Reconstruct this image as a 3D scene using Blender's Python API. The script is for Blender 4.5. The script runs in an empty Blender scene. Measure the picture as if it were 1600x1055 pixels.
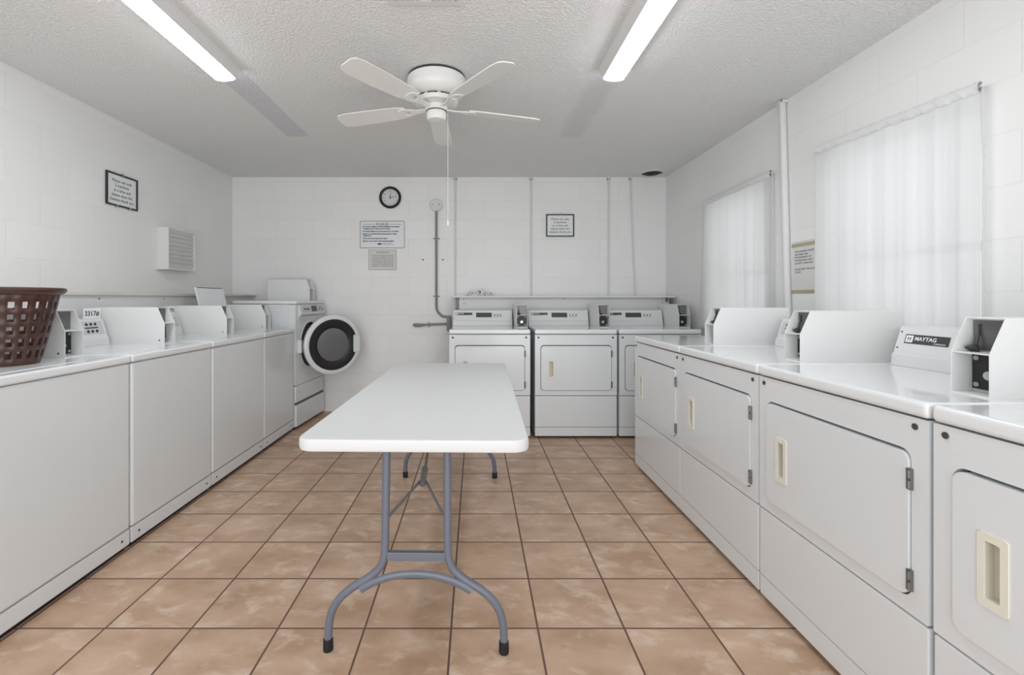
import bpy, bmesh, math, random
from mathutils import Vector, Matrix
R = math.radians
random.seed(7)
SC = bpy.context.scene
COL = SC.collection

# ------------------------------------------------------------------ camera, world, exposure
cam_d = bpy.data.cameras.new('camera'); cam = bpy.data.objects.new('camera', cam_d); COL.objects.link(cam)
cam.location = (0, 0, 1.2); cam.rotation_euler = (R(90), 0, 0)
cam_d.sensor_width = 36; cam_d.lens = 725 / 1600 * 36
cam_d.shift_x = (800 - 743) / 1600; cam_d.shift_y = -(527.5 - 467) / 1600
cam_d.clip_start = 0.02
SC.camera = cam
SC.view_settings.view_transform = 'Standard'; SC.view_settings.look = 'None'
SC.view_settings.gamma = 1; SC.view_settings.use_curve_mapping = False
SC.view_settings.exposure = 0.87
W = bpy.data.worlds.new('world'); SC.world = W; W.use_nodes = True
bg = W.node_tree.nodes['Background']; bg.inputs[0].default_value = (0.98, 0.985, 1, 1); bg.inputs[1].default_value = 0.82
LIGHT_EMIT = 13.5
# added fill light, set in the made-up opening behind the viewpoint
dl = bpy.data.lights.new('front_fill', 'AREA'); dl.shape = 'RECTANGLE'; dl.size = 3.6; dl.size_y = 2.0; dl.energy = 30; dl.color = (0.92, 0.97, 1.0)
dlo = bpy.data.objects.new('front_fill', dl); COL.objects.link(dlo); dlo.location = (-0.25, -1.28, 1.13); dlo.rotation_euler = (R(90 + 8), 0, 0)

# ------------------------------------------------------------------ room measures (m)
XL, XR, YB, YF, ZC = -2.59, 2.025, 4.942, -1.3, 2.495

# ------------------------------------------------------------------ materials
def srgb(r, g, b):
    f = lambda c: c / 12.92 if c <= 0.04045 else ((c + 0.055) / 1.055) ** 2.4
    return (f(r / 255), f(g / 255), f(b / 255), 1)
def mat(name, col, rough=0.5, metal=0.0, bump=0, scale=200, coat=0.0, emit=None, vary=0.0):
    m = bpy.data.materials.new(name); m.use_nodes = True
    nt = m.node_tree; p = nt.nodes['Principled BSDF']
    p.inputs['Base Color'].default_value = col; p.inputs['Roughness'].default_value = rough
    p.inputs['Metallic'].default_value = metal; p.inputs['Coat Weight'].default_value = coat
    if emit: p.inputs['Emission Color'].default_value = col; p.inputs['Emission Strength'].default_value = emit
    tc = nt.nodes.new('ShaderNodeTexCoord'); n = nt.nodes.new('ShaderNodeTexNoise')
    nt.links.new(tc.outputs['Object'], n.inputs['Vector']); n.inputs['Scale'].default_value = scale
    if bump:
        b = nt.nodes.new('ShaderNodeBump'); b.inputs['Strength'].default_value = bump; b.inputs['Distance'].default_value = 0.002
        nt.links.new(n.outputs['Fac'], b.inputs['Height']); nt.links.new(b.outputs['Normal'], p.inputs['Normal'])
    if vary:
        n2 = nt.nodes.new('ShaderNodeTexNoise'); n2.inputs['Scale'].default_value = 4; nt.links.new(tc.outputs['Object'], n2.inputs['Vector'])
        mx = nt.nodes.new('ShaderNodeMix'); mx.data_type = 'RGBA'
        mx.inputs[6].default_value = col; mx.inputs[7].default_value = tuple(c * (1 - vary) for c in col[:3]) + (1,)
        nt.links.new(n2.outputs['Fac'], mx.inputs[0]); nt.links.new(mx.outputs[2], p.inputs['Base Color'])
    return m
M = {}
M['enamel'] = mat('white_enamel', srgb(222, 225, 227), 0.22, coat=0.3, vary=0.03)
M['enamel_top'] = mat('white_enamel_top', srgb(230, 232, 234), 0.14, coat=0.4, vary=0.02)
M['sheet'] = mat('white_painted_steel', srgb(228, 229, 228), 0.4, vary=0.03)
M['face'] = mat('console_face', srgb(218, 219, 220), 0.35)
M['plate'] = mat('brushed_face_plate', srgb(196, 198, 200), 0.4)
M['cream'] = mat('cream_plastic', srgb(226, 223, 210), 0.45)
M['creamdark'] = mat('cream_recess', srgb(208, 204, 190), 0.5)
M['black'] = mat('black_plastic', srgb(30, 30, 31), 0.4)
M['dark'] = mat('dark_grey_plastic', srgb(62, 63, 66), 0.35)
M['screw'] = mat('dark_screw', srgb(70, 64, 58), 0.5)
M['lightscrew'] = mat('pale_screw', srgb(170, 170, 168), 0.4, 0.4)
M['hinge'] = mat('hinge_metal', srgb(120, 120, 120), 0.4, 0.6)
M['metal'] = mat('silver_metal', srgb(210, 210, 210), 0.25, 0.9)
M['table'] = mat('white_table_plastic', srgb(214, 215, 215), 0.42, bump=0.12, scale=260)
M['legs'] = mat('grey_leg_paint', srgb(104, 109, 121), 0.35, coat=0.2)
M['strut'] = mat('strut_metal', srgb(120, 121, 122), 0.4, 0.4)
M['rubber'] = mat('black_rubber', srgb(20, 20, 20), 0.6)
M['basket'] = mat('brown_basket_plastic', srgb(66, 40, 33), 0.4)
M['conduit'] = mat('grey_conduit', srgb(136, 136, 136), 0.5)
M['wpaint'] = mat('white_paint', srgb(222, 222, 221), 0.55, bump=0.1, scale=90)
M['cpaint'] = mat('shelf_edge_paint', srgb(214, 210, 200), 0.55, bump=0.1, scale=90)
M['fan'] = mat('fan_white', srgb(232, 231, 228), 0.3)
M['slot'] = mat('slot_dark', srgb(60, 60, 60), 0.7)
M['paper'] = mat('paper', srgb(236, 238, 239), 0.6)
M['oldpaper'] = mat('old_paper', srgb(220, 220, 217), 0.7, vary=0.06)
M['ink'] = mat('ink', srgb(95, 97, 98), 0.7)
M['navy'] = mat('navy_ink', srgb(66, 70, 104), 0.6)
M['rose'] = mat('rose_grey_ink', srgb(148, 138, 138), 0.7)
M['frame'] = mat('black_frame', srgb(42, 43, 42), 0.35)
M['tape'] = mat('tan_tape', srgb(184, 172, 146), 0.6, vary=0.15)
M['alum'] = mat('aluminium', srgb(200, 200, 200), 0.35, 0.7)
M['diffuser'] = mat('led_diffuser', (0.93, 0.965, 1.0, 1), 0.5, emit=LIGHT_EMIT)
M['clockface'] = mat('clock_face', srgb(218, 220, 220), 0.5)

def glass(name, alpha_col, gloss=0.08):
    m = bpy.data.materials.new(name); m.use_nodes = True; nt = m.node_tree; nt.nodes.clear()
    o = nt.nodes.new('ShaderNodeOutputMaterial'); mx = nt.nodes.new('ShaderNodeMixShader')
    t = nt.nodes.new('ShaderNodeBsdfTransparent'); g = nt.nodes.new('ShaderNodeBsdfGlossy')
    t.inputs[0].default_value = alpha_col; g.inputs['Roughness'].default_value = 0.03; mx.inputs[0].default_value = gloss
    nt.links.new(t.outputs[0], mx.inputs[1]); nt.links.new(g.outputs[0], mx.inputs[2]); nt.links.new(mx.outputs[0], o.inputs[0])
    return m
M['glass'] = glass('window_glass', (0.95, 0.97, 0.96, 1))
M['doorglass'] = mat('smoked_door_glass', srgb(104, 104, 105), 0.18, coat=0.5)
M['clockglass'] = glass('clock_glass', (1, 1, 1, 1), 0.04)

def curtain_mat():
    m = bpy.data.materials.new('sheer_curtain'); m.use_nodes = True; nt = m.node_tree; nt.nodes.clear(); N = nt.nodes.new; L = nt.links.new
    o = N('ShaderNodeOutputMaterial'); d = N('ShaderNodeBsdfDiffuse'); tr = N('ShaderNodeBsdfTranslucent'); tp = N('ShaderNodeBsdfTransparent')
    d.inputs[0].default_value = (0.86, 0.86, 0.86, 1); tr.inputs[0].default_value = (0.82, 0.82, 0.83, 1)
    a = N('ShaderNodeMixShader'); a.inputs[0].default_value = 0.5; L(d.outputs[0], a.inputs[1]); L(tr.outputs[0], a.inputs[2])
    b = N('ShaderNodeMixShader'); L(a.outputs[0], b.inputs[1]); L(tp.outputs[0], b.inputs[2])
    tc = N('ShaderNodeTexCoord'); mp = N('ShaderNodeMapping'); mp.inputs['Scale'].default_value = (1, 22, 0.6)
    n = N('ShaderNodeTexNoise'); n.inputs['Scale'].default_value = 1.0
    L(tc.outputs['Object'], mp.inputs[0]); L(mp.outputs[0], n.inputs['Vector'])
    mr = N('ShaderNodeMapRange'); mr.inputs[1].default_value = 0.3; mr.inputs[2].default_value = 0.7; mr.inputs[3].default_value = 0.03; mr.inputs[4].default_value = 0.065
    L(n.outputs['Fac'], mr.inputs[0]); L(mr.outputs[0], b.inputs[0]); L(b.outputs[0], o.inputs[0])
    return m
M['sheer'] = curtain_mat()

def block_wall(name, axis, phase, joint_dark=0.93, bump=0.4):
    """painted concrete block: courses of 0.2032, blocks 0.4064; axis = which world axis runs along the wall"""
    m = bpy.data.materials.new(name); m.use_nodes = True; nt = m.node_tree; N = nt.nodes.new; L = nt.links.new
    p = nt.nodes['Principled BSDF']; p.inputs['Roughness'].default_value = 0.5
    tc = N('ShaderNodeTexCoord'); sp = N('ShaderNodeSeparateXYZ'); cb = N('ShaderNodeCombineXYZ')
    L(tc.outputs['Object'], sp.inputs[0])
    ad = N('ShaderNodeMath'); ad.inputs[1].default_value = 40.64 - phase; L(sp.outputs[axis], ad.inputs[0]); L(ad.outputs[0], cb.inputs[0])
    az = N('ShaderNodeMath'); az.inputs[1].default_value = -0.007 + 0.4064 * 10; L(sp.outputs['Z'], az.inputs[0]); L(az.outputs[0], cb.inputs[1])
    def brick(ms, sm):
        br = N('ShaderNodeTexBrick'); L(cb.outputs[0], br.inputs['Vector']); br.offset = 0.5
        br.inputs['Scale'].default_value = 1; br.inputs['Brick Width'].default_value = 0.4064; br.inputs['Row Height'].default_value = 0.2032
        br.inputs['Mortar Size'].default_value = ms; br.inputs['Mortar Smooth'].default_value = sm
        br.inputs['Color1'].default_value = (1, 1, 1, 1); br.inputs['Color2'].default_value = (0.975, 0.975, 0.975, 1); br.inputs['Mortar'].default_value = (joint_dark,) * 3 + (1,)
        return br
    br = brick(0.0035, 0.8)
    n = N('ShaderNodeTexNoise'); n.inputs['Scale'].default_value = 60; n.inputs['Detail'].default_value = 6; L(tc.outputs['Object'], n.inputs['Vector'])
    n2 = N('ShaderNodeTexNoise'); n2.inputs['Scale'].default_value = 2.2; L(tc.outputs['Object'], n2.inputs['Vector'])
    cr = N('ShaderNodeMapRange'); cr.inputs[3].default_value = 0.97; cr.inputs[4].default_value = 1.0; L(n2.outputs['Fac'], cr.inputs[0])
    ml = N('ShaderNodeVectorMath'); ml.operation = 'SCALE'; L(br.outputs['Color'], ml.inputs[0]); L(cr.outputs[0], ml.inputs['Scale'])
    mc = N('ShaderNodeVectorMath'); mc.operation = 'MULTIPLY'; mc.inputs[1].default_value = srgb(242, 242, 241)[:3]; L(ml.outputs[0], mc.inputs[0]); L(mc.outputs[0], p.inputs['Base Color'])
    h = N('ShaderNodeMath'); h.operation = 'MULTIPLY_ADD'; h.inputs[1].default_value = -1.0; L(br.outputs['Fac'], h.inputs[0])
    h2 = N('ShaderNodeMath'); h2.operation = 'MULTIPLY'; h2.inputs[1].default_value = 0.28; L(n.outputs['Fac'], h2.inputs[0]); L(h2.outputs[0], h.inputs[2])
    b = N('ShaderNodeBump'); b.inputs['Strength'].default_value = bump; b.inputs['Distance'].default_value = 0.003
    L(h.outputs[0], b.inputs['Height']); L(b.outputs[0], p.inputs['Normal'])
    return m
M['wall_x'] = block_wall('painted_block_wall_back', 'X', 0.307 - 0.2032 + 0.2032)
M['wall_yl'] = block_wall('painted_block_wall_left', 'Y', 0.12, 0.975, 0.35)
M['wall_yr'] = block_wall('painted_block_wall_right', 'Y', 0.30, 0.955, 0.28)

def floor_mat():
    m = bpy.data.materials.new('terracotta_tile_floor'); m.use_nodes = True; nt = m.node_tree; N = nt.nodes.new; L = nt.links.new
    p = nt.nodes['Principled BSDF']
    tc = N('ShaderNodeTexCoord'); mp = N('ShaderNodeMapping'); mp.inputs['Location'].default_value = (0.0885 + 0.315 * 20, -1.689 + 0.2995 * 20, 0)
    L(tc.outputs['Object'], mp.inputs[0])
    br = N('ShaderNodeTexBrick'); br.offset = 0.0; br.inputs['Scale'].default_value = 1
    br.inputs['Brick Width'].default_value = 0.315; br.inputs['Row Height'].default_value = 0.2995
    br.inputs['Mortar Size'].default_value = 0.0044; br.inputs['Mortar Smooth'].default_value = 0.3
    br.inputs['Color1'].default_value = (0, 0, 0, 1); br.inputs['Color2'].default_value = (1, 1, 1, 1); br.inputs['Mortar'].default_value = (0.5, 0.5, 0.5, 1)
    L(mp.outputs[0], br.inputs['Vector'])
    # shift noise by per-tile random so that neighbouring tiles differ
    ad = N('ShaderNodeVectorMath'); ad.operation = 'MULTIPLY_ADD'; ad.inputs[1].default_value = (3, 5, 7)
    L(br.outputs['Color'], ad.inputs[0]); L(tc.outputs['Object'], ad.inputs[2])
    st = N('ShaderNodeMapping'); st.inputs['Scale'].default_value = (1, 1.5, 1); st.inputs['Rotation'].default_value = (0, 0, 0.4); L(ad.outputs[0], st.inputs[0])
    n1 = N('ShaderNodeTexNoise'); n1.inputs['Scale'].default_value = 8; n1.inputs['Detail'].default_value = 8; n1.inputs['Roughness'].default_value = 0.62; n1.inputs['Distortion'].default_value = 0.35; L(st.outputs[0], n1.inputs['Vector'])
    n2 = N('ShaderNodeTexNoise'); n2.inputs['Scale'].default_value = 5; n2.inputs['Detail'].default_value = 4; L(st.outputs[0], n2.inputs['Vector'])
    r1 = N('ShaderNodeValToRGB'); e = r1.color_ramp.elements; e[0].position = 0.52; e[0].color = (0, 0, 0, 1); e[1].position = 0.72; e[1].color = (1, 1, 1, 1); L(n1.outputs['Fac'], r1.inputs[0])
    base = N('ShaderNodeMix'); base.data_type = 'RGBA'; base.inputs[6].default_value = srgb(174, 143, 117); base.inputs[7].default_value = srgb(198, 168, 145); 
    rr = N('ShaderNodeMapRange'); rr.inputs[1].default_value = 0.33; rr.inputs[2].default_value = 0.67; L(n2.outputs['Fac'], rr.inputs[0]); L(rr.outputs[0], base.inputs[0])
    mx = N('ShaderNodeMix'); mx.data_type = 'RGBA'; mx.inputs[7].default_value = srgb(222, 203, 186)
    f = N('ShaderNodeMath'); f.operation = 'MULTIPLY'; f.inputs[1].default_value = 0.75; L(r1.outputs[0], f.inputs[0]); L(f.outputs[0], mx.inputs[0]); L(base.outputs[2], mx.inputs[6])
    g = N('ShaderNodeMix'); g.data_type = 'RGBA'; g.inputs[7].default_value = srgb(104, 80, 68); L(br.outputs['Fac'], g.inputs[0]); L(mx.outputs[2], g.inputs[6]); L(g.outputs[2], p.inputs['Base Color'])
    ro = N('ShaderNodeMapRange'); ro.inputs[3].default_value = 0.38; ro.inputs[4].default_value = 0.85; L(br.outputs['Fac'], ro.inputs[0]); L(ro.outputs[0], p.inputs['Roughness'])
    b = N('ShaderNodeBump'); b.inputs['Strength'].default_value = 0.5; b.inputs['Distance'].default_value = 0.002
    iv = N('ShaderNodeMath'); iv.operation = 'MULTIPLY_ADD'; iv.inputs[1].default_value = -1; L(br.outputs['Fac'], iv.inputs[0])
    h2 = N('ShaderNodeMath'); h2.operation = 'MULTIPLY'; h2.inputs[1].default_value = 0.25; L(n1.outputs['Fac'], h2.inputs[0]); L(h2.outputs[0], iv.inputs[2])
    L(iv.outputs[0], b.inputs['Height']); L(b.outputs[0], p.inputs['Normal'])
    return m
M['floor'] = floor_mat()

def ceiling_mat():
    """white stippled ceiling; grey footprints of longer lamps that were never repainted"""
    m = bpy.data.materials.new('stippled_ceiling'); m.use_nodes = True; nt = m.node_tree; N = nt.nodes.new; L = nt.links.new
    p = nt.nodes['Principled BSDF']; p.inputs['Roughness'].default_value = 0.85
    tc = N('ShaderNodeTexCoord'); sp = N('ShaderNodeSeparateXYZ'); L(tc.outputs['Object'], sp.inputs[0])
    nz = N('ShaderNodeTexNoise'); nz.inputs['Scale'].default_value = 9; L(tc.outputs['Object'], nz.inputs['Vector'])
    def band(sock, lo, hi, soft, wob):
        o = N('ShaderNodeMath'); o.operation = 'MULTIPLY_ADD'; o.inputs[1].default_value = wob; L(nz.outputs['Fac'], o.inputs[0]); L(sock, o.inputs[2])
        lo += wob * .5; hi += wob * .5
        a = N('ShaderNodeMapRange'); a.inputs[1].default_value = lo - soft; a.inputs[2].default_value = lo + soft; L(o.outputs[0], a.inputs[0])
        b = N('ShaderNodeMapRange'); b.inputs[1].default_value = hi - soft; b.inputs[2].default_value = hi + soft; b.inputs[3].default_value = 1; b.inputs[4].default_value = 0; L(o.outputs[0], b.inputs[0])
        c = N('ShaderNodeMath'); c.operation = 'MULTIPLY'; L(a.outputs[0], c.inputs[0]); L(b.outputs[0], c.inputs[1]); return c.outputs[0]
    def rect(x0, x1, y0, y1, s, wob, amt):
        c = N('ShaderNodeMath'); c.operation = 'MULTIPLY'; L(band(sp.outputs['X'], x0, x1, s, wob), c.inputs[0]); L(band(sp.outputs['Y'], y0, y1, s, wob), c.inputs[1])
        d = N('ShaderNodeMath'); d.operation = 'MULTIPLY'; d.inputs[1].default_value = amt; L(c.outputs[0], d.inputs[0]); return d.outputs[0]
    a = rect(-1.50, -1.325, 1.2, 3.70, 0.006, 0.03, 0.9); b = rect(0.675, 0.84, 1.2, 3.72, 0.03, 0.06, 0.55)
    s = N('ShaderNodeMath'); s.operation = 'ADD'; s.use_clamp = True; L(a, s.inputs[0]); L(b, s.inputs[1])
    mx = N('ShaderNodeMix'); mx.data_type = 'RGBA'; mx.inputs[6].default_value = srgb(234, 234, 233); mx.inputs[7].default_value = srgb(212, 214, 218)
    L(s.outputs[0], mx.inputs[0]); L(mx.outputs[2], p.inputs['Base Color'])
    v = N('ShaderNodeTexNoise'); v.inputs['Scale'].default_value = 75; v.inputs['Detail'].default_value = 3; L(tc.outputs['Object'], v.inputs['Vector'])
    r = N('ShaderNodeMapRange'); r.inputs[1].default_value = 0.42; r.inputs[2].default_value = 0.62; L(v.outputs['Fac'], r.inputs[0])
    bp = N('ShaderNodeBump'); bp.inputs['Strength'].default_value = 0.6; bp.inputs['Distance'].default_value = 0.005; L(r.outputs[0], bp.inputs['Height']); L(bp.outputs[0], p.inputs['Normal'])
    return m
M['ceiling'] = ceiling_mat()

# ------------------------------------------------------------------ mesh helpers
class MB:
    def __init__(s): s.bm = bmesh.new()
    def _merge(s, t):
        me = bpy.data.meshes.new('t'); t.to_mesh(me); t.free(); s.bm.from_mesh(me); bpy.data.meshes.remove(me); return s
    def box(s, x0, x1, y0, y1, z0, z1, bev=0, seg=2, mtx=None):
        t = bmesh.new(); bmesh.ops.create_cube(t, size=1)
        for v in t.verts: v.co = Vector(((x0 + x1) / 2 + v.co.x * (x1 - x0), (y0 + y1) / 2 + v.co.y * (y1 - y0), (z0 + z1) / 2 + v.co.z * (z1 - z0)))
        if bev: bmesh.ops.bevel(t, geom=list(t.edges), offset=bev, segments=seg, profile=0.5, affect='EDGES')
        if mtx: t.transform(mtx)
        return s._merge(t)
    def prism(s, poly, a0, a1, axis='y', holes=(), bev=0, mtx=None):
        """poly 2D; axis y: poly=(x,z); axis x: poly=(y,z); axis z: poly=(x,y)"""
        f = {'y': lambda u, v, a: (u, a, v), 'x': lambda u, v, a: (a, u, v), 'z': lambda u, v, a: (u, v, a)}[axis]
        t = bmesh.new(); edges = []
        for lp in [poly] + list(holes):
            vs = [t.verts.new(f(u, v, a0)) for u, v in lp]
            edges += [t.edges.new((vs[i], vs[(i + 1) % len(vs)])) for i in range(len(vs))]
        if holes: faces = [g for g in bmesh.ops.triangle_fill(t, edges=edges, use_beauty=True)['geom'] if isinstance(g, bmesh.types.BMFace)]
        else: faces = [t.faces.new(vs)]
        r = bmesh.ops.extrude_face_region(t, geom=faces)
        d = Vector(f(0, 0, a1)) - Vector(f(0, 0, a0))
        bmesh.ops.translate(t, verts=[g for g in r['geom'] if isinstance(g, bmesh.types.BMVert)], vec=d)
        bmesh.ops.recalc_face_normals(t, faces=t.faces)
        if bev:
            es = [e for e in t.edges if len(e.link_faces) == 2 and e.calc_face_angle() > 1.2]
            bmesh.ops.bevel(t, geom=es, offset=bev, segments=2, profile=0.5, affect='EDGES')
        if mtx: t.transform(mtx)
        return s._merge(t)
    def lathe(s, prof, seg=48, mtx=None, sx=1, sy=1):
        t = bmesh.new(); rings = []
        for r, z in prof:
            rings.append([t.verts.new((r * sx * math.cos(2 * math.pi * i / seg), r * sy * math.sin(2 * math.pi * i / seg), z)) for i in range(seg)] if r > 1e-6 else [t.verts.new((0, 0, z))])
        for a, b in zip(rings, rings[1:]):
            for i in range(seg):
                j = (i + 1) % seg
                if len(a) == 1 and len(b) == 1: continue
                if len(a) == 1: t.faces.new((a[0], b[j], b[i]))
                elif len(b) == 1: t.faces.new((a[i], a[j], b[0]))
                else: t.faces.new((a[i], a[j], b[j], b[i]))
        bmesh.ops.recalc_face_normals(t, faces=t.faces)
        if mtx: t.transform(mtx)
        return s._merge(t)
    def cyl(s, c, r, h, axis='z', seg=24, bev=0):
        """disc/cylinder from c along +axis for h (h may be negative)"""
        mt = {'z': Matrix.Identity(4), 'x': Matrix.Rotation(R(90), 4, 'Y'), 'y': Matrix.Rotation(R(-90), 4, 'X')}[axis]
        b = min(bev, r * .5)
        sg = 1 if h > 0 else -1
        prof = [(0, 0), (r, 0), (r, h - sg * b), (r - b, h), (0, h)] if b else [(0, 0), (r, 0), (r, h), (0, h)]
        return s.lathe(prof, seg, Matrix.Translation(Vector(c)) @ mt)
    def tube(s, pts, r, seg=12, cap=True, flat=None):
        pts = [Vector(p) for p in pts]; t = bmesh.new(); rings = []; n = len(pts)
        tan = [(pts[min(i + 1, n - 1)] - pts[max(i - 1, 0)]).normalized() for i in range(n)]
        up = Vector((0, 0, 1)) if abs(tan[0].z) < 0.9 else Vector((0, 1, 0))
        for i in range(n):
            u = (up - tan[i] * up.dot(tan[i])).normalized(); w = tan[i].cross(u); up = u
            rr = r[i] if isinstance(r, (list, tuple)) else r
            k = flat or 1
            rings.append([t.verts.new(pts[i] + u * rr * math.cos(2 * math.pi * j / seg) + w * rr * k * math.sin(2 * math.pi * j / seg)) for j in range(seg)])
        for a, b in zip(rings, rings[1:]):
            for j in range(seg): t.faces.new((a[j], a[(j + 1) % seg], b[(j + 1) % seg], b[j]))
        if cap: t.faces.new(rings[0]); t.faces.new(rings[-1])
        bmesh.ops.recalc_face_normals(t, faces=t.faces)
        return s._merge(t)
    def grid(s, fn, nu, nv):
        t = bmesh.new(); g = [[t.verts.new(fn(i / nu, j / nv)) for j in range(nv + 1)] for i in range(nu + 1)]
        for i in range(nu):
            for j in range(nv): t.faces.new((g[i][j], g[i + 1][j], g[i + 1][j + 1], g[i][j + 1]))
        return s._merge(t)
    def build(s, name, m, parent=None, label=None, wn=True, mtx=None):
        me = bpy.data.meshes.new(name)
        if mtx: s.bm.transform(mtx)
        s.bm.to_mesh(me); s.bm.free()
        me.materials.append(M[m] if isinstance(m, str) else m)
        me.shade_smooth(); me.set_sharp_from_angle(angle=R(40))
        o = bpy.data.objects.new(name, me); COL.objects.link(o)
        if wn:
            w = o.modifiers.new('wn', 'WEIGHTED_NORMAL'); w.keep_sharp = True
        if parent: o.parent = parent
        if label: o['label'] = label
        return o
def rrect(x0, x1, z0, z1, r, n=6):
    out = []
    for cx, cz, a0 in ((x1 - r, z1 - r, 0), (x0 + r, z1 - r, 90), (x0 + r, z0 + r, 180), (x1 - r, z0 + r, 270)):
        for i in range(n + 1):
            a = R(a0 + 90 * i / n); out.append((cx + r * math.cos(a), cz + r * math.sin(a)))
    return out
def rect(x0, x1, z0, z1): return [(x1, z1), (x0, z1), (x0, z0), (x1, z0)]
def smooth_path(pts, n=8):
    """Catmull-Rom through pts"""
    P = [Vector(p) for p in pts]; P = [P[0]] + P + [P[-1]]; out = []
    for i in range(1, len(P) - 2):
        for k in range(n):
            t = k / n; a, b, c, d = P[i - 1:i + 3]
            out.append(0.5 * ((2 * b) + (c - a) * t + (2 * a - 5 * b + 4 * c - d) * t * t + (3 * b - a - 3 * c + d) * t ** 3))
    out.append(P[-2]); return out
def thing(name, label, cat, loc=(0, 0, 0), rz=0, group=None):
    o = bpy.data.objects.new(name, None); COL.objects.link(o); o.empty_display_size = 0.1
    o.location = loc; o.rotation_euler = (0, 0, rz); o['label'] = label; o['category'] = cat
    if group: o['group'] = group
    return o
def tag(o, label, cat, group=None):
    o['label'] = label; o['category'] = cat
    if group: o['group'] = group
    return o
def struct(name, mb, m, parent=None):
    o = mb.build(name, m, parent, wn=False)
    if not parent: o['kind'] = 'structure'
    return o
def text(name, body, size, m, parent, mtx, align='CENTER', depth=0.0006, spacing=1.0, bold=0.0, label=None):
    """lettering as real thin mesh; mtx places the XY text plane"""
    c = bpy.data.curves.new('f', 'FONT'); c.body = body; c.size = size; c.align_x = align; c.extrude = depth; c.space_character = spacing; c.offset = bold
    c.resolution_u = 3
    t = bpy.data.objects.new('f', c); COL.objects.link(t)
    dg = bpy.context.evaluated_depsgraph_get(); me = bpy.data.meshes.new_from_object(t.evaluated_get(dg))
    bpy.data.objects.remove(t); bpy.data.curves.remove(c)
    me.name = name; me.transform(mtx); me.materials.clear(); me.materials.append(M[m])
    o = bpy.data.objects.new(name, me); COL.objects.link(o)
    if parent: o.parent = parent
    return o
def facing(x, y, z, d='-y'):
    """matrix: text plane upright at (x,y,z), readable from direction d"""
    rz = {'-y': 0, '+x': R(90), '-x': R(-90)}[d]
    return Matrix.Translation((x, y, z)) @ Matrix.Rotation(rz, 4, 'Z') @ Matrix.Rotation(R(90), 4, 'X')

# ------------------------------------------------------------------ setting
struct('floor', MB().box(XL - .2, XR + .2, YF - .2, YB + .2, -0.1, 0), 'floor')
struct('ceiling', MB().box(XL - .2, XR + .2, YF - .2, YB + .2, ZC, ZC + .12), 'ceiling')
struct('wall_back', MB().box(XL - .2, XR + .2, YB, YB + .2, 0, ZC), 'wall_x')
struct('wall_left', MB().box(XL - .2, XL, YF, YB, 0, ZC), 'wall_yl')
# right wall with two window openings (y0,y1,z0,z1)
WIN = [(3.20, 4.0, 0.98, 2.02), (1.845, 2.695, 1.02, 2.03)]
hol = [rect(*w) for w in WIN]
struct('wall_right', MB().prism(rect(YF, YB, 0, ZC), XR, XR + .2, 'x', holes=hol), 'wall_yr')
# unseen front wall (behind the viewpoint); wide opening added to let fill light in
struct('wall_front', MB().prism(rect(XL - .2, XR + .2, 0, ZC), YF - .2, YF, 'y', holes=[rect(-2.1, 1.6, 0.05, 2.2)]), 'wall_x')
for i, (y0, y1, z0, z1) in enumerate(WIN):
    t = .03; x0 = XR + .10; x1 = XR + .14
    mb = MB().prism(rect(y0, y1, z0, z1), x0, x1, 'x', holes=[rect(y0 + t, y1 - t, z0 + t, z1 - t)])
    zm = (z0 + z1) / 2 - .1
    mb.box(x0, x1, y0 + t, y1 - t, zm - .02, zm + .02)
    w = struct('window_%d' % (i + 1), mb, 'alum')
    MB().box(x0 + .02, x0 + .026, y0 + t, y1 - t, z0 + t, z1 - t).build('pane', 'glass', w, wn=False)
    MB().box(XR + .001, x0, y0, y1, z0, z0 + .02).build('window_sill', 'wpaint', w, wn=False)

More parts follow.
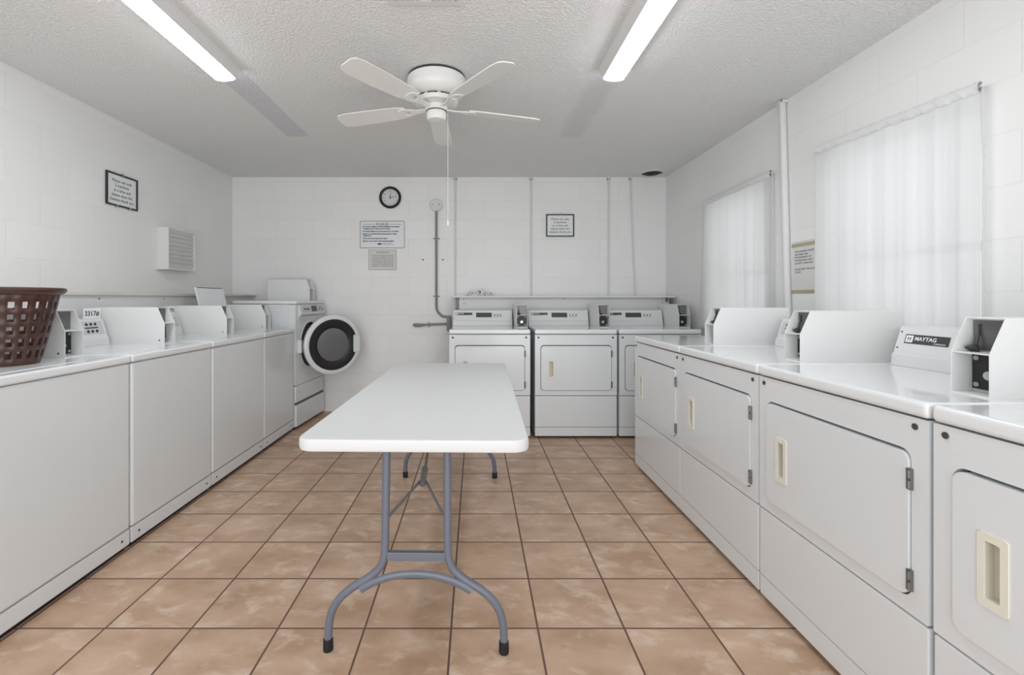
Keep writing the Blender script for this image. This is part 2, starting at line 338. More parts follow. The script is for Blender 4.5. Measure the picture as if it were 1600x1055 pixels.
# ------------------------------------------------------------------ laundry machines (local frame: front faces -Y, x across, z up)
def coin_box(root, w, inset, bw=0.10, zb=0.937):
    """grey-white coin meter at the right end; returns part"""
    x1 = w / 2 - inset; x0 = x1 - bw; y0 = .205; yb = .635; zt = 1.148; zs = 1.053; s = .0025
    prof = [(y0, zb), (y0, zs), (y0 + .042, zt), (yb, zt), (yb, zb)]
    mb = MB().prism(prof, x0, x0 + s, 'x').prism(prof, x1 - s, x1, 'x')
    mb.box(x0 + s * .5, x1 - s * .5, y0 + .0425, yb, zt - .003, zt + .0005)  # top sheet
    mb.box(x0 + s, x1 - s, y0 + .062, yb, zb, zt - .003)    # closed body behind the recess
    mb.box(x0 + s, x1 - s, y0 + .002, y0 + .062, zs - .003, zs)  # shelf over the lock
    mb.box(x0 + s, x1 - s, y0 + .0, y0 + .062, zb, zb + .004)
    cb = mb.build('coin_box', 'sheet', root)
    xc = (x0 + x1) / 2
    mb = MB().box(x0 + .006, x1 - .006, y0 + .054, y0 + .0618, zb + .012, zs - .008, .001)
    mb.build('lock_plate', 'black', cb)
    yy = y0 + .054
    MB().cyl((xc, yy, zb + .052), .013, -.006, 'y', bev=.002).build('lock', 'metal', cb)
    for dx, z in ((-.033, zb + .024), (-.033, zs - .018), (.033, zb + .024), (.033, zs - .018)):
        MB().cyl((xc + dx, yy, z), .007, -.003, 'y', 14, .001).build('screw', 'lightscrew', cb)
    MB().box(x0 + .006, x1 - .006, y0 + .058, y0 + .0618, zs + .004, zt - .008).build('coin_plate', 'hinge', cb)
    mb = MB().box(xc - .028, xc - .024, y0 + .053, y0 + .058, zs + .045, zt - .018)
    mb.tube([(xc - .026, y0 + .05, zs + .045), (xc - .026, y0 + .045, zs + .02)], .0045, 10)
    mb.tube([(xc - .026, y0 + .045, zs + .02), (xc - .026, y0 + .035, zs + .006)], [.006, .016], 14)
    mb.build('coin_lever', 'dark', cb)
    mb = MB()
    mb.cyl((x0, y0 + .03, zb + .022), .0045, -.0015, 'x', 12)
    mb.build('screw', 'screw', cb)
    return cb

def console(root, w, x0, x1, style, zb=0.937):
    prof = [(.52, zb), (.525, zb + .045), (.533, zb + .051), (.533, zb + .056), (.562, zb + .15), (.572, zb + .155), (.66, zb + .155), (.66, zb)]
    c = MB().prism(prof, x0, x1, 'x', bev=.002).build('console', 'face', root)
    # frame on the sloping face: origin at bottom-left, u along x, v up the slope
    a = Vector((0, .533, zb + .056)); b = Vector((0, .562, zb + .15)); v = (b - a).normalized(); n = Vector((1, 0, 0)).cross(v)
    mt = Matrix(((1, v.x, n.x, x0), (0, v.y, n.y, a.y), (0, v.z, n.z, a.z), (0, 0, 0, 1)))
    def slab(u0, u1, v0, v1, h=.002): return MB().box(u0, u1, v0, v1, 0.0002, h, mtx=mt)
    L = x1 - x0
    if style == 'badge' or style == 'dryer':
        bw = .17 if style == 'badge' else .165; bh = .036 if style == 'badge' else .024; bv = .035 if style == 'badge' else .05
        u = .035 if style == 'badge' else .022
        bd = slab(u, u + bw, bv, bv + bh).build('badge', 'dark', c, label='dark maker badge with pale lettering')
        k = bh
        em = MB().box(u + k * .12, u + k * .92, bv + k * .12, bv + k * .88, .0021, .0028, mtx=mt)
        text('lettering', 'MAYTAG', k * .58, 'paper', c, mt @ Matrix.Translation((u + k * 1.1, bv + k * .38, .0023)), 'LEFT', .0003, bold=.0004)
        text('lettering', 'COMMERCIAL', k * .2, 'paper', c, mt @ Matrix.Translation((u + bw - k * 1.5, bv + k * .1, .0023)), 'LEFT', .0003)
        em.build('emblem', 'paper', c)
        text('lettering', 'M', k * .62, 'dark', c, mt @ Matrix.Translation((u + k * .52, bv + k * .27, .003)), 'CENTER', .0003)
        for vv in (.015, .08):
            mb = MB().cyl((.012, vv, 0), .0035, .002, 'z', 12); mb.bm.transform(mt); mb.build('screw', 'hinge', c)
    if style == 'dryer':
        slab(.225, .225 + .152, .028, .028 + .046).build('display', 'dark', c, label='dark display window')
        for i in range(3):
            mb = MB().cyl((.405 + i * .03, .052, 0), .0065, .004, 'z', 12, .001); mb.bm.transform(mt); mb.build('button', 'dark', c)
        slab(.398, .472, .034, .038).build('label_strip', 'conduit', c)
    if style == 'washer':
        k = L - .19
        p = slab(k + .018, k + .17, .012, .088).build('control_plate', 'plate', c, label='pale grey plate with black buttons')
        for r_ in (.024, .066):
            for i in range(3):
                mb = MB().cyl((k + .06 + i * .030, r_ + .004, .002), .008, .004, 'z', 12, .001); mb.bm.transform(mt); mb.build('button', 'black', c)
        slab(k + .045, k + .135, .045, .053, .003).build('label_strip', 'dark', c)
        MB().box(k + .002, k + .008, .02, .08, 0, .003, mtx=mt).build('slot', 'black', c)
    if style == 'small':
        p = slab(.02, .10, .012, .085).build('control_plate', 'plate', c)
        for i in range(3):
            mb = MB().cyl((.06, .025 + i * .02, .002), .007, .004, 'z', 12, .001); mb.bm.transform(mt); mb.build('button', 'black', c)
    return c

def dryer(label, w, loc, rz, inset, cstyle, group, dep=.66, badge=True):
    t = thing('clothes_dryer', label, 'dryer', loc, rz, group)
    h = w / 2; zc = .895; zs = .366
    # cabinet shell behind the front panels
    mb = MB().box(-h, h, .035, dep, .02, zc - .002, .004)
    for sx in (-h + .05, h - .05):
        for sy in (.08, dep - .06): mb.cyl((sx, sy, 0), .02, .03, 'z', 16)
    mb.build('cabinet', 'enamel', t)
    MB().box(-h + .02, h - .02, .05, .12, .004, .03).build('toe_kick', 'black', t)
    dx0, dx1, dz0, dz1 = -h + .047, h - .045, .412, .803
    MB().box(dx0 - .01, dx1 + .01, .031, .0345, dz0 - .01, dz1 + .01).build('door_gap_shade', 'slot', t, label='dark shadow gap around the door')  # dark sheet behind the door edge, the gap's shade put into its colour
    o_ = rrect(-h, h, zs + .006, zc - .004, .004)
    fp = MB().prism(o_, .0, .034, 'y', holes=[rrect(dx0, dx1, dz0, dz1, .03)], bev=.0) 
    fp.build('front_panel', 'enamel', t)
    # round the vertical corners with quarter posts
    d = MB().prism(rrect(dx0 + .0045, dx1 - .0045, dz0 + .004, dz1 - .0075, .027), -.006, .03, 'y',
                   holes=[rrect(-h + .116, -h + .162, .524, .67, .006)], bev=.0).build('door', 'enamel', t)
    hd = MB().prism(rrect(-h + .108, -h + .170, .514, .680, .008), -.009, -.0055, 'y', holes=[rrect(-h + .122, -h + .154, .534, .662, .004)]).build('handle', 'cream', d, label='cream recessed pull handle')
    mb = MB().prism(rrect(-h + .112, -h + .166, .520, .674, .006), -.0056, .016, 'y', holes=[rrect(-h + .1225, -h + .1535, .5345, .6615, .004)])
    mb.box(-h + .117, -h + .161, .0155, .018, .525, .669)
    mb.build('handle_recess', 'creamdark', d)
    for z0 in (.435, .70):
        mb = MB().box(dx1 - .008, dx1 + .006, -.0085, .0, z0, z0 + .056, .001).cyl((dx1 + .001, -.009, z0 + .004), .0045, .02, 'z', 10).cyl((dx1 + .001, -.009, z0 + .032), .0045, .02, 'z', 10)
        mb.build('hinge', 'hinge', d, label='small steel door hinge')
    for sx in (-h + .03, h - .035):
        MB().cyl((sx, 0, .868), .0085, -.003, 'y', 18, .001).build('screw', 'screw', t)
    mb = MB().box(-h, h, .0, .034, .1, zs, .005, 2).box(-h, h, .0015, .034, .022, .0975, .003, 2)
    mb.build('lower_panel', 'enamel', t)
    MB().box(-h - .002, h + .002, -.006, dep, zc, .937, .012, 4).build('top_panel', 'enamel_top', t)
    console(t, w, -h + .006, h - inset - .115, cstyle)
    coin_box(t, w, inset)
    return t

def washer(label, w, loc, rz, inset, cstyle, group, dep=.66, lid='closed', card=None):
    t = thing('washing_machine', label, 'washer', loc, rz, group)
    h = w / 2; zc = .893
    mb = MB().box(-h, h, 0, dep, .1, zc - .002, .014, 4).box(-h + .001, h - .001, .002, dep - .01, .026, .0975, .004, 2)
    for sx in (-h + .05, h - .05):
        for sy in (.08, dep - .06): mb.cyl((sx, sy, 0), .02, .03, 'z', 16)
    mb.build('cabinet', 'enamel', t)
    MB().box(-h + .015, h - .015, .02, .1, .004, .03).build('toe_kick', 'black', t)
    for sx in (-h + .05, h - .05): MB().cyl((sx, .0025, .062), .006, -.003, 'y', 14, .001).build('screw', 'screw', t)
    MB().box(-h - .001, h + .001, -.004, dep, zc, .93, .010, 4).build('top_panel', 'enamel_top', t)
    lw = .2
    if lid == 'closed':
        MB().prism(rrect(-h + .06, h - .17, .06, .49, .03), .928, .932, 'z', bev=.0008).build('lid', 'enamel_top', t)
    else:
        m = Matrix.Translation((-.02, .475, .945)) @ Matrix.Rotation(R(14), 4, 'X').inverted()
        l = MB().prism(rrect(-.24, .16, 0, .36, .01), 0, .012, 'y', bev=.002, mtx=m).build('lid', 'enamel_top', t, label='raised lid leaning back')
        MB().box(-.22, .14, -.001, .008, .352, .358, mtx=m).build('lid_edge', 'dark', l)
    console(t, w, -h + .01, h - inset - .115, cstyle, .93)
    coin_box(t, w, inset, zb=.93)
    return t

ROT_B, ROT_R, ROT_L = 0, R(-90), R(90)
YD = 3.977; 
dryer('white coin dryer against the back wall half hidden by the table', .694, (.122, YD, 0), ROT_B, -.002, 'dryer', 'dryers along the back wall')
dryer('white coin dryer in middle of the back wall row, fully visible', .702, (.861, YD, 0), ROT_B, .0, 'dryer', 'dryers along the back wall')
dryer('white coin dryer in the far right corner of the back wall row', .702, (1.583, YD, 0), ROT_B, .0, 'dryer', 'dryers along the back wall')
XD = 1.142
def rd(y0, y1, label, ins, st): dryer(label, y1 - y0, (XD, (y0 + y1) / 2, 0), ROT_R, ins, st, 'dryers along the window wall')
rd(2.592, 3.325, 'white coin dryer below the farther window, farthest of the right row', .035, 'small')
rd(1.875, 2.584, 'white coin dryer of the right row, its small button plate beside the far coin box', .05, 'small')
rd(1.170, 1.865, 'white coin dryer below the nearer window with dark badge on its console', .045, 'badge')
rd(.455, 1.157, 'white coin dryer at the near right edge, cut off by the frame', .045, 'badge')
XW = -1.653
def lw(y0, y1, label, ins, st, **k): return washer(label, y1 - y0, (XW, (y0 + y1) / 2, 0), ROT_L, ins, st, 'top loading washers along the left wall', **k)
lw(1.555, 2.222, 'white top load washer carrying the brown basket, nearest on the left', .022, 'washer')
w2 = lw(2.232, 2.907, 'white top load washer with card 3317 on its console', .035, 'washer')
w3 = lw(2.917, 3.622, 'white top load washer with card 48973 on its console', .055, 'washer')
lw(3.632, 4.222, 'white top load washer with raised lid next to the front loader', .012, 'washer', lid='open')
for y, s in ((2.70, '3317#'), (3.385, '48973')):
    x = -2.232
    o = MB().box(x - .001, x, y - .06, y + .06, 1.086, 1.146, mtx=None).build('number_card', 'paper', None, wn=False)
    tag(o, 'small white card reading %s propped on top of a washer console' % s, 'card', 'number cards on the washers')
    text('lettering', s, .040, 'dark', o, facing(x + .0008, y, 1.101, '+x'), bold=.0006)

# ---- front loading washer on drawer pedestal
def front_loader():
    t = thing('front_load_washer', 'white front load washer with round door swung open in the back corner', 'washer', (-1.626, 4.567, 0), R(86.4))
    w = .655; h = w / 2; dep = .6
    zc, hr = .757, .215
    circ = [(.0 + hr * math.cos(2 * math.pi * i / 48), zc + hr * math.sin(2 * math.pi * i / 48)) for i in range(48)]
    mb = MB().prism(rrect(-h, h, .40, 1.148, .02), 0, .05, 'y', holes=[circ])
    mb.box(-h, h, .05, dep, .40, 1.148, .004)
    mb.build('cabinet', 'enamel', t)
    mb = MB().lathe([(hr, 0), (hr + .012, -.006), (hr + .02, 0)], 48, Matrix.Translation((0, 0, zc)) @ Matrix.Rotation(R(-90), 4, 'X'))
    mb.build('door_rim', 'enamel', t)
    MB().lathe([(hr, 0), (hr - .01, .03), (hr - .04, .045), (0, .049)], 48, Matrix.Translation((0, 0, zc)) @ Matrix.Rotation(R(-90), 4, 'X')).build('gasket_or_gap', 'black', t, label='dark rubber door opening')
    MB().box(-h - .002, h + .002, -.008, dep, 1.15, 1.182, .010, 3).build('top_panel', 'enamel_top', t)
    # control fascia
    prof = [(.0, 1.03), (-.012, 1.035), (-.03, 1.055), (-.012, 1.145), (0, 1.148)]
    fa = MB().prism(prof, -h + .06, h + .0, 'x').build('control_fascia', 'face', t)
    a = Vector((0, -.03, 1.055)); b = Vector((0, -.012, 1.145)); v = (b - a).normalized(); n = Vector((1, 0, 0)).cross(v)
    mt = Matrix(((1, v.x, n.x, 0), (0, v.y, n.y, a.y), (0, v.z, n.z, a.z), (0, 0, 0, 1)))
    MB().box(-.22, .29, .018, .082, 0, .0015, mtx=mt).build('control_plate', 'plate', fa)
    MB().box(-.02, .10, .022, .078, .0015, .003, mtx=mt).build('display', 'dark', fa)
    for i in range(4): MB().box(-.19 + i * .032, -.168 + i * .032, .04, .055, .0015, .003, mtx=mt).build('button', 'dark', fa)
    for i in range(3): MB().box(.14 + i * .04, .165 + i * .04, .036 + .02 * (i % 2), .046 + .02 * (i % 2), .0015, .003, mtx=mt).build('button', 'dark', fa)
    MB().prism(rrect(-h + .07, -h + .21, .985, 1.022, .006), -.006, 0, 'y').build('maker_plate', 'plate', t)
    # pedestal
    mb = MB().box(-h, h, .01, dep, .02, .395, .004); mb.build('pedestal', 'enamel', t)
    MB().box(-h, h, -.006, .03, .245, .472 - .075, .008, 3).build('drawer', 'enamel', t)
    MB().box(-h, h, -.012, .03, .025, .222, .008, 3).build('kick_panel', 'enamel', t)
    MB().box(-h + .01, h - .01, .0, .012, .222, .246).build('drawer_grip', 'dark', t, label='dark grip groove of drawer')
    for sx in (-h + .05, h - .05):
        for sy in (.06, dep - .06): MB().cyl((sx, sy, 0), .02, .02, 'z', 14).build('foot', 'black', t)
    # door: hinge near the left (near) side, opened about 65 degrees
    r = .290; hx = -.262
    D = Matrix.Translation((hx, -.022, zc)) @ Matrix.Rotation(R(-OPEN), 4, 'Z') @ Matrix.Translation((r + .012, -.02, 0)) @ Matrix.Rotation(R(90), 4, 'X')
    # lathe axis z -> outward (-y) after the rotation
    rim = MB().lathe([(r * .835, .012), (r * .85, .032), (r * .92, .036), (r * .985, .026), (r, .008), (r * .98, -.012), (r * .8, -.02), (0, -.02)], 64, D).build('door', 'enamel', t, label='round white door swung open')
    MB().lathe([(r * .55, .016), (r * .60, .024), (r * .70, .030), (r * .835, .030), (r * .85, .012)], 64, D).build('door_ring', 'black', rim, label='black ring around the glass')
    MB().lathe([(0, .026), (r * .3, .0245), (r * .5, .020), (r * .57, .014)], 64, D).build('door_glass', 'doorglass', rim, label='smoked round glass')
    MB().prism(rrect(r * .70, r * .93, -r * .30, r * .30, .012), .012, .040, 'z', bev=.003, mtx=D).build('door_handle', 'enamel', rim, label='white grip at free edge of door')
    MB().box(hx - .02, hx + .02, -.03, .0, zc - .06, zc + .06, .004).build('hinge', 'enamel', t)
    # coin meter standing on the top
    cb = MB().prism([(.06, 1.182), (.06, 1.30), (.095, 1.40), (.50, 1.40), (.50, 1.182)], h - .20, h - .197, 'x')
    cb.prism([(.06, 1.182), (.06, 1.30), (.095, 1.40), (.50, 1.40), (.50, 1.182)], h - .083, h - .08, 'x')
    cb.box(h - .197, h - .083, .12, .5, 1.182, 1.40).box(h - .2, h - .08, .095, .5, 1.397, 1.40).box(h - .197, h - .083, .062, .12, 1.297, 1.30)
    c = cb.build('coin_box', 'sheet', t)
    MB().box(h - .19, h - .09, .112, .12, 1.19, 1.29).build('lock_plate', 'conduit', c)
OPEN = 44
front_loader()

# ------------------------------------------------------------------ folding table
def folding_table():
    t = thing('folding_table', 'white plastic folding table with grey steel legs in the middle of the floor', 'table', (-.187, 2.378, 0), R(-1.2))
    hx, hy = .38, .8925
    zu = .705
    MB().prism(rrect(-hx, hx, -hy, hy, .055, 8), zu, .748, 'z', bev=.010).build('tabletop', 'table', t)
    for s in (-1, 1):
        of = .1245 if s < 0 else .185
        yt = s * (hy - of); yb = s * (hy - of + .03)
        # one steel tube per side: upright, bend, splayed foot
        fr = MB().box(-.105, .105, yt - .012, yt + .012, .676, zu, .004).build('leg_crossbar', 'legs', t)
        for q in (-1, 1):
            Y = lambda z: yt + (yb - yt) * (1 - z / .7)
            pts = [(q * .105, zu), (q * .106, .6), (q * .107, .45), (q * .108, .34), (q * .114, .30), (q * .132, .268), (q * .17, .238), (q * .22, .208), (q * .262, .172), (q * .288, .13), (q * .298, .085), (q * .300, .045), (q * .300, .0)]
            P = smooth_path([(x, Y(z), z) for x, z in pts], 5)
            lg = MB().tube(P, .0137, 14).build('leg', 'legs', t)
            MB().lathe([(0, 0), (.0165, 0), (.0170, .004), (.0165, .038), (.0137, .040)], 20, Matrix.Translation((q * .300, yb, 0))).build('rubber_foot', 'rubber', lg, label='black rubber cap')
        Yb = lambda z: yt + (yb - yt) * (1 - z / .7)
        MB().box(-.10, .10, Yb(.317) - .010, Yb(.317) + .010, .302, .332, .003).build('cross_brace', 'legs', t)
        ar = [(-.188, .208), (-.15, .230), (-.09, .251), (-.03, .260), (.03, .260), (.09, .251), (.15, .230), (.188, .208)]
        MB().tube(smooth_path([(x, Yb(z) - s * -.010, z) for x, z in ar], 5), .0135, 10, flat=.7).build('arched_brace', 'legs', t)
        # folding strut: V to a hub, then one bar to the underside
        hub = Vector((0, s * (hy - of - .155), .505)); top = Vector((0, s * (hy - of - .60), .70))
        mb = MB()
        for q in (-1, 1): mb.tube([(q * .098, Yb(.447), .447), (q * .012, hub.y, hub.z)], .0065, 8, flat=.6)
        mb.build('strut', 'strut', t, label='V shaped folding brace')
        mb = MB().tube([hub, top], .008, 10, flat=.7).tube([hub + Vector((0, s * .012, -.008)), hub + Vector((0, -s * .055, .030))], .0125, 12)
        mb.build('strut_lock', 'strut', t)
folding_table()

# ------------------------------------------------------------------ laundry basket
def basket():
    t = thing('laundry_basket', 'brown plastic laundry basket with square holes on the nearest washer', 'basket', (-1.965, 1.90, .932))
    H = .305; rows, cols = 5, 26
    def rad(z): k = z / H; return (.150 + .072 * k ** .9, .115 + .062 * k ** .9)
    t_ = .0035
    bm = bmesh.new()
    # lattice: fine grid of z levels / angles, drop the cells of the holes
    zl = [0, .012]; hz = []
    for r_ in range(rows):
        z0 = .028 + r_ * .0495; zl += [z0, z0 + .030]; hz.append(len(zl) - 2)
    zl += [H]
    zl = [0] + [z for z in zl if z > .013] 
    al = []
    for c in range(cols): al += [2 * math.pi * (c + .0) / cols, 2 * math.pi * (c + .52) / cols]
    V = [[bm.verts.new((rad(z)[0] * math.cos(a), rad(z)[1] * math.sin(a), z)) for a in al] for z in zl]
    n = len(al)
    for i in range(len(zl) - 1):
        hole_row = any(abs(zl[i] - (.028 + r_ * .0495)) < 1e-6 for r_ in range(rows))
        for j in range(n):
            if hole_row and j % 2 == 0: continue
            bm.faces.new((V[i][j], V[i][(j + 1) % n], V[i + 1][(j + 1) % n], V[i + 1][j]))
    # bottom with slots
    C0 = [bm.verts.new((.09 * math.cos(a), .07 * math.sin(a), 0)) for a in al]; cc = bm.verts.new((0, 0, 0))
    for j in range(n):
        bm.faces.new((V[0][(j + 1) % n], V[0][j], C0[j], C0[(j + 1) % n])); bm.faces.new((C0[(j + 1) % n], C0[j], cc))
    bmesh.ops.recalc_face_normals(bm, faces=bm.faces)
    mb = MB(); mb.bm.free(); mb.bm = bm
    o = mb.build('basket_body', 'basket', t, wn=False)
    so = o.modifiers.new('thick', 'SOLIDIFY'); so.thickness = t_; so.offset = -1
    rx, ry = rad(H)
    prof = [(0, -.018), (.004, -.020), (.016, -.012), (.021, -.002), (.018, .006), (.008, .009), (0, .006)]
    b2 = bmesh.new(); ring = []
    for k in range(64):
        a = 2 * math.pi * k / 64; ring.append([b2.verts.new(((rx - .003 + p) * math.cos(a), (ry - .003 + p) * math.sin(a), H + z)) for p, z in prof])
    for k in range(64):
        for j in range(len(prof)): b2.faces.new((ring[k][j], ring[(k + 1) % 64][j], ring[(k + 1) % 64][(j + 1) % len(prof)], ring[k][(j + 1) % len(prof)]))
    bmesh.ops.recalc_face_normals(b2, faces=b2.faces)
    mb = MB(); mb.bm.free(); mb.bm = b2; mb.build('rim', 'basket', t, wn=False)
basket()

# ------------------------------------------------------------------ shelves / pipe chases
sh = thing('wall_shelf', 'long white boxed shelf along the left wall behind the washers', 'shelf', (XL, 3.2, 0))
def at(o, mb, name, m, **k):
    p = mb.build(name, m, o, **k); p.matrix_parent_inverse = o.matrix_basis.inverted() if False else Matrix.Translation(-o.location); return p
at(sh, MB().box(XL, -2.335, .6, YB - .005, 1.222, 1.242, .003), 'shelf_board', 'cpaint')
at(sh, MB().box(-2.37, -2.352, .6, YB - .01, .95, 1.222), 'apron', 'wpaint')
for y in (2.45, 2.36, 4.05, 2.9, 3.5): at(sh, MB().cyl((-2.352, y, 1.20 if y != 2.36 else 1.15), .005, .002, 'x', 10), 'screw', 'screw')
bs = thing('wall_shelf', 'white boxed shelf on the back wall above the dryers', 'shelf', (.9, YB, 0))
at(bs, MB().box(-.237, 2.005, 4.66, YB - .002, 1.212, 1.230, .003), 'shelf_board', 'wpaint')
at(bs, MB().box(-.165, 1.97, 4.72, 4.738, .95, 1.212), 'apron', 'wpaint')
at(bs, MB().box(-.205, -.168, 4.738, 4.775, .0, 1.211), 'post', 'conduit', label='grey end post under the shelf')
for x, z in ((-.12, 1.19), (-.12, 1.15), (-.10, 1.15), (.90, 1.197), (1.90, 1.19), (1.90, 1.16)): at(bs, MB().cyl((x, 4.7215, z), .005, -.003, 'y', 10), 'screw', 'screw')
at(bs, MB().box(1.93, 1.95, 4.69, 4.72, 1.17, 1.212), 'bracket', 'hinge')

# crumpled wrapper on the back shelf
def crumple():
    m = mat('printed_film', srgb(226, 227, 228), 0.35)
    nt = m.node_tree; N = nt.nodes.new; L = nt.links.new; p = nt.nodes['Principled BSDF']
    tc = N('ShaderNodeTexCoord'); n = N('ShaderNodeTexNoise'); n.inputs['Scale'].default_value = 26; n.inputs['Distortion'].default_value = 2.5; L(tc.outputs['Object'], n.inputs['Vector'])
    r = N('ShaderNodeValToRGB'); e = r.color_ramp.elements; e[0].position = .56; e[0].color = srgb(228, 228, 228); e[1].position = .6; e[1].color = srgb(70, 70, 72)
    L(n.outputs['Fac'], r.inputs[0]); L(r.outputs[0], p.inputs['Base Color'])
    def f(u, v):
        a = math.sin(u * math.pi); x = (u - .5) * .33; y = (v - .5) * .14
        z = .006 + a * math.sin(v * math.pi) * (.045 + .02 * math.sin(u * 19 + v * 7) + .012 * math.sin(v * 17 - u * 9))
        return Vector((x, y, z))
    o = MB().grid(f, 40, 16).build('plastic_wrapper', m, None, wn=False); o.location = (.04, 4.77, 1.226)
    s = o.modifiers.new('t', 'SOLIDIFY'); s.thickness = .002
    tag(o, 'crumpled white plastic wrapper with dark print lying on the back shelf', 'wrapper')
crumple()

# ------------------------------------------------------------------ lamps, fan, vents
def lamp(x, label):
    t = thing('ceiling_light', label, 'ceiling light', (x, 1.96, ZC), 0, 'long ceiling lights')
    L = .645
    MB().prism([(-.085, 0), (.085, 0), (.083, -.018), (.060, -.058), (-.060, -.058), (-.083, -.018)], -L, L, 'y').build('housing', 'wpaint', t, mtx=None)
    # note: prism poly is (x,z)
    MB().prism([(-.0585, -.0582), (.0585, -.0582), (.050, -.068), (.03, -.073), (0, -.0745), (-.03, -.073), (-.050, -.068)], -L + .004, L - .003, 'y').build('diffuser', 'diffuser', t, label='glowing white diffuser')
lamp(-1.405, 'lit long white ceiling light on the left side')
lamp(.775, 'lit long white ceiling light on the right side')

def fan():
    t = thing('ceiling_fan', 'white flush mounted ceiling fan with pull chain', 'ceiling fan', (-.229, 2.72, ZC))
    MB().lathe([(.0, 0), (.160, 0), (.160, -.008), (.170, -.016), (.170, -.055), (.163, -.088), (.142, -.115), (.10, -.130), (0, -.132)], 64).build('motor_housing', 'fan', t)
    mb = MB().lathe([(.158, -.0001), (.166, -.0001), (.166, -.011), (.158, -.011)], 64); mb.build('gasket_or_gap', 'slot', t, label='painted shade of the gap at ceiling')  # no seal here: a dark ring paints the shade between housing and ceiling
    MB().lathe([(0, -.130), (.118, -.131), (.128, -.142), (.118, -.160), (.062, -.168), (0, -.168)], 48).build('vent_ring', 'fan', t)
    for k in range(10):
        a = 2 * math.pi * k / 10 + .2
        MB().box(.090, .1, -.027, .027, -.1345, -.1265, mtx=Matrix.Rotation(a, 4, 'Z') @ Matrix.Translation((.022, 0, -.004)) @ Matrix.Rotation(0, 4, 'Y')).build('vent_slot', 'slot', t)
    MB().lathe([(0, -.166), (.062, -.168), (.066, -.176), (.064, -.196), (.055, -.2), (.058, -.204), (.058, -.238), (.050, -.250), (.02, -.256), (0, -.256)], 40).build('switch_housing', 'fan', t)
    MB().lathe([(.0555, -.1985), (.0605, -.1985), (.0605, -.2025), (.0555, -.2025)], 40).build('seam_ring', 'slot', t)
    for k in range(5):
        a = R(18 + 72 * k)
        RM = Matrix.Rotation(a, 4, 'Z') @ Matrix.Translation((0, 0, -.178)) @ Matrix.Rotation(R(11), 4, 'X')
        pl = []
        for (x, y) in [(.19, -.045), (.25, -.058), (.45, -.066), (.60, -.066), (.64, -.055), (.655, -.03), (.655, .03), (.64, .055), (.60, .066), (.45, .066), (.25, .058), (.19, .045)]: pl.append((x, y))
        b = MB().prism(pl, -.003, .003, 'z', bev=.0, mtx=RM).build('blade', 'fan', t)
        ip = [(.06, -.018), (.12, -.014), (.16, -.03), (.20, -.042), (.235, -.03), (.245, 0), (.235, .03), (.20, .042), (.16, .03), (.12, .014), (.06, .018)]
        MB().prism(ip, -.009, -.003, 'z', holes=[[(.165, -.012), (.205, -.022), (.215, 0), (.205, .022), (.165, .012)]], mtx=RM).build('blade_bracket', 'fan', b)
    MB().tube([(.066, -.045, -.225), (.070, -.047, -.232), (.070, -.047, -.842)], .0011, 6).build('pull_chain', 'fan', t)
    MB().lathe([(0, 0), (.005, -.004), (.006, -.018), (.004, -.03), (0, -.032)], 12, Matrix.Translation((.070, -.047, -.842))).build('chain_knob', 'fan', t)
fan()

t = thing('ceiling_grille', 'white rectangular air grille in the ceiling at the top of the photo', 'vent', (-.215, 1.88, ZC))
MB().prism(rect(-.16, .16, -.15, .15), -.010, 0, 'z', holes=[rect(-.135, .135, -.125, .125)]).build('frame', 'wpaint', t)
MB().box(-.135, .135, -.125, .125, -.0015, -.0003).build('backing', 'slot', t)
for k in range(11):
    if k == 5: continue
    x = -.12 + k * .024
    MB().box(-.001, .001, -.125, .125, -.008, .008, mtx=Matrix.Translation((x, 0, -.0085)) @ Matrix.Rotation(R(40 if k < 5 else -40), 4, 'Y')).build('slat', 'wpaint', t)

t = thing('round_vent', 'round white ceiling vent with dark throat in the far right corner', 'vent', (1.815, 4.775, ZC))
MB().lathe([(.152, 0), (.150, -.006), (.125, -.012), (.105, -.010), (.100, 0)], 48).build('collar', 'wpaint', t)
MB().lathe([(0, -.0008), (.1005, -.0008)], 40).build('throat', 'slot', t)
for r_ in (.035, .065): MB().lathe([(r_, -.003), (r_ + .004, -.012), (r_ + .008, -.012), (r_ + .006, -.003)], 40).build('ring', 'dark', t)

# ------------------------------------------------------------------ back wall items
def bx(px, dy=0): return (px - 743) / 725 * (YB - dy)
def bz(py, dy=0): return 1.2 - (py - 467) / 725 * (YB - dy)
def wall_clock():
    t = thing('wall_clock', 'round black rimmed wall clock above the please sign', 'clock', (bx(610), YB, bz(309)))
    RX = Matrix.Rotation(R(90), 4, 'X')   # lathe z -> -y
    MB().lathe([(0, 0), (.112, 0), (.117, .008), (.116, .022), (.105, .030), (.092, .024), (.0885, .014)], 56, RX).build('clock_rim', 'black', t)
    MB().lathe([(0, .010), (.0895, .010)], 56, RX).build('dial', 'clockface', t)
    for k in range(12):
        a = R(90 - 30 * (k + 1)); 
        text('numeral', str(k + 1), .020, 'ink', t, Matrix.Translation((.069 * math.cos(a), -.0108, .069 * math.sin(a) - .007)) @ Matrix.Rotation(R(90), 4, 'X'), depth=.0003, bold=.0004)
    def hand(ang, l, w, tail, y):
        return MB().prism([(-w, -tail), (w, -tail), (w * .6, l), (-w * .6, l)], -y, -y - .001, 'y', mtx=Matrix.Rotation(R(ang), 4, 'Y'))
    hand(7, .050, .0035, .018, .013).build('hour_hand', 'dark', t)
    hand(80, .066, .0022, .012, .015).build('minute_hand', 'dark', t)
    MB().cyl((0, -.0125, 0), .005, -.005, 'y', 16).build('hub', 'dark', t)
wall_clock()

